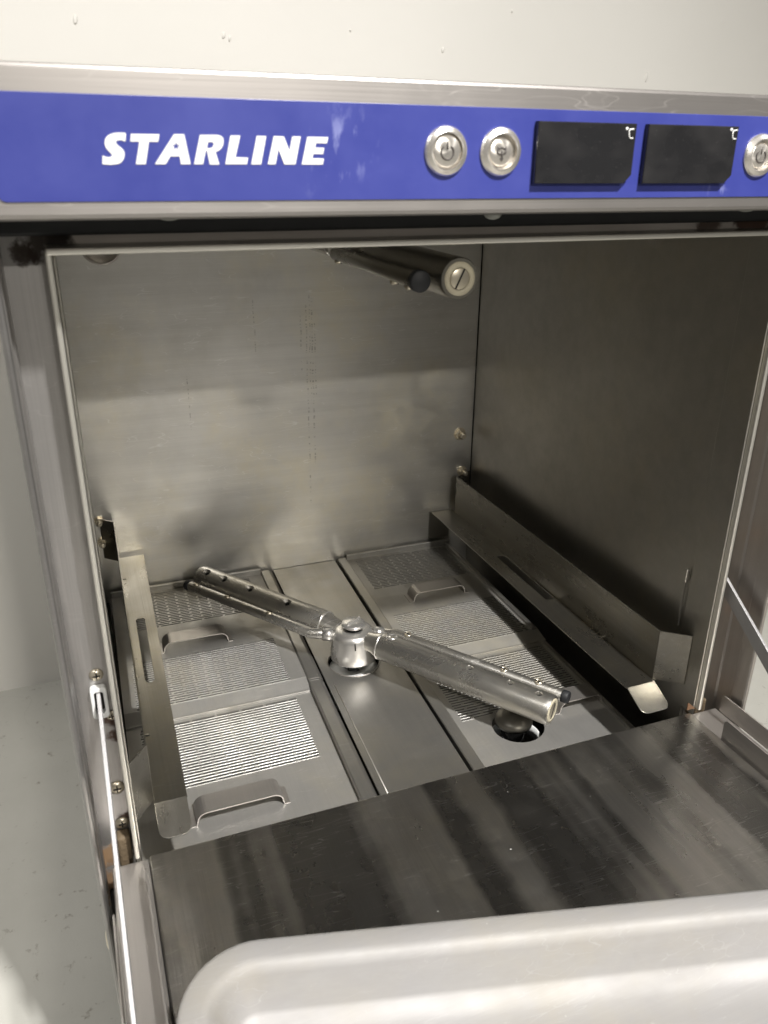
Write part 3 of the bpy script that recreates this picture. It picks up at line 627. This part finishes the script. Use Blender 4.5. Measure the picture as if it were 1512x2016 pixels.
# raised nozzle boss close to the hub
du = Vector((math.cos(ANG), math.sin(ANG), 0)); q = Vector(C0) + du * .0500
b = MB(); b.lathe([(.0068, .0118), (.0068, .0146), (.0060, .0156), (.0046, .0154), (.0036, .0132), (.0024, .0126), (0, .0126)], q, (du.cross(Vector((0, 0, 1))) * -.15 + Vector((0, 0, 1))), 24); b.build('nozzle_boss', M_hub, lower)
b = MB(); b.lathe([(.0200, -.0262), (.0258, -.0262), (.0266, -.0245), (.0258, -.0140), (.0248, -.0060), (.0240, .0000), (.0230, .0042), (.0206, .0072), (.0170, .0084), (.0125, .0088), (.0098, .0088), (.0098, .0060)], C0, (0, 0, 1), 48); hub = b.build('hub', M_hub, lower)
b = MB(); b.lathe([(.0088, .004), (.0088, .0135)], C0, (0, 0, 1), 24); b.build('spindle', M_black, lower)
b = MB(); b.lathe([(.0090, .0126), (.0124, .0128), (.0134, .0136), (.0134, .0152), (.0126, .0162), (.0040, .0166), (0, .0166)], C0, (0, 0, 1), 36); kn = b.build('retaining_knob', M_hub, lower)
b = MB(); b.mesh(plate([(-.011, 0), (.011, 0), (.0105, .0042), (.003, .0020), (-.003, .0020), (-.0085, .0036)], (), .0011, .0002), frame(Vector(C0) + Vector((0, 0, .0162)), (.86, .5, 0), (0, 0, 1))); b.build('wing', M_hub, kn)
b = MB(); b.mesh(plate(rrect(-.0007, .0007, -.004, .004, .0005, 3), (), .0008), frame(Vector(C0) + Vector((-.0060, -.0236, -.0010)), (1, 0, 0), (0, 0.15, 1))); b.build('index_slot', M_dark, hub)
# central pivot under the hub
b = MB(); b.lathe([(.0070, -.10), (.0070, -.010)], C0, (0, 0, 1), 32); b.build('pivot', M_black, root)
# upper arm along the depth of the chamber
C1 = (.2555, .2500, .4085)
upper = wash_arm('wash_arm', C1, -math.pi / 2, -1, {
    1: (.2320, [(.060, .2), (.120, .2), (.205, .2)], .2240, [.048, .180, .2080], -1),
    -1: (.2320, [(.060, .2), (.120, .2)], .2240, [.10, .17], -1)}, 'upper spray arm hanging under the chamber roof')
b = MB(); b.lathe([(.015, -.0085), (.020, -.004), (.022, .012), (.018, .0255)], C1, (0, 0, 1), 40); b.build('hub', M_hub, upper)

# ------------------------------------------------------------------ door, lying open
DY = -.445
door = bpy.data.objects.new('door', None); door.location = (.26, -.005, -.02); COL.objects.link(door); attach(door, root); door['label'] = 'door folded down flat with scratched dark inner panel'
b = MB(); b.bbox(.0065, .5085, DY + .004, -.0052, -.003, 0, .0012); b.build('inner_panel', M_door, door)
b = MB(); b.bbox(-.0205, .0062, DY + .004, -.004, -.010, -.0035, .001); b.build('side_ledge', M_edge, door)
b = MB(); b.bbox(.5088, .5405, DY + .004, -.004, -.010, -.0035, .001); b.build('side_ledge', M_edge, door)
for x, y1, z1 in ((.0030, -.030, .017), (.5120, -.044, .0195), (.5415, -.0090, .0155), (-.0215, -.060, .0140)):
    b = MB(); me = plate(rrect(DY + .006, y1, -.0034, z1, .005, 5, (0, 0, 1, 1)), (), .0014, .0003); b.mesh(me, frame((x, 0, 0), (0, 1, 0), (0, 0, 1))); b.build('side_flange', M_edge, door)
b = MB(); b.bbox(-.0215, .5415, DY, -.012, -.045, -.0105, .004); b.build('outer_shell', M_fascia, door)
# stay bars
for (x0, x1) in ((-.0116, -.0156), (.5335, .5335)):
    b = MB(); A = Vector((x0, .022, .1375)); E = Vector((x1, -.175, .0035)); d = (E - A).normalized(); nz = Vector((0, -d.z, d.y)); nz = nz if nz.z > 0 else -nz
    me = plate(rrect(0, (E - A).length, -.0068, .0068, .004, 4), (), .0029, .0004); b.mesh(me, frame(A, d, nz)); b.build('stay_bar', M_bar, door)
    screw(E.x + (.0018 if x0 < .2 else -.0018), E.y + .010, E.z + .004, .006, (1, 0, 0) if x0 < .2 else (-1, 0, 0), M_screw, 'stay_pin', False, door)

# ------------------------------------------------------------------ shallow tray lying on the door
u = Vector((.9705, -.2410, 0)).normalized(); v = Vector((u.y, -u.x, 0))
P0 = Vector((.0640, -.1335, 0)) - u * .046
TL_, TW = .486, .178
def rr_loop(inset, z, rad):
    r = max(rad - inset, .004); out = []
    for a, c in rrect(inset, TL_ - inset, inset, TW - inset, r, 10): out.append(P0 + u * a + v * c + Vector((0, 0, z)))
    return out
prof = [(.0180, .0012), (.0135, .004), (.0105, .028), (.0040, .0330), (.0010, .0335), (0, .0350), (.0008, .0366), (.0030, .0372), (.0130, .0372), (.0160, .0368), (.0185, .0352), (.0215, .0310), (.0290, .0110), (.0310, .0085), (.0390, .0050), (.0430, .0036), (.055, .0030)]
b = MB(); loops = [rr_loop(i, z, .046) for i, z in prof]; n = len(loops[0]); vs = [p for l in loops for p in l]; fs = []
for k in range(len(loops) - 1):
    for i in range(n): fs.append((k * n + i, k * n + (i + 1) % n, (k + 1) * n + (i + 1) % n, (k + 1) * n + i))
b.add(vs, fs, True); b.f.append([(len(loops) - 1) * n + i for i in range(n)]); b.sm.append(True); b.f.append([i for i in range(n)][::-1]); b.sm.append(True)
tray = b.build('tray', M_tray); tray['label'] = 'pale grey shallow tray with rounded corners resting on the open door'; tray['category'] = 'tray'
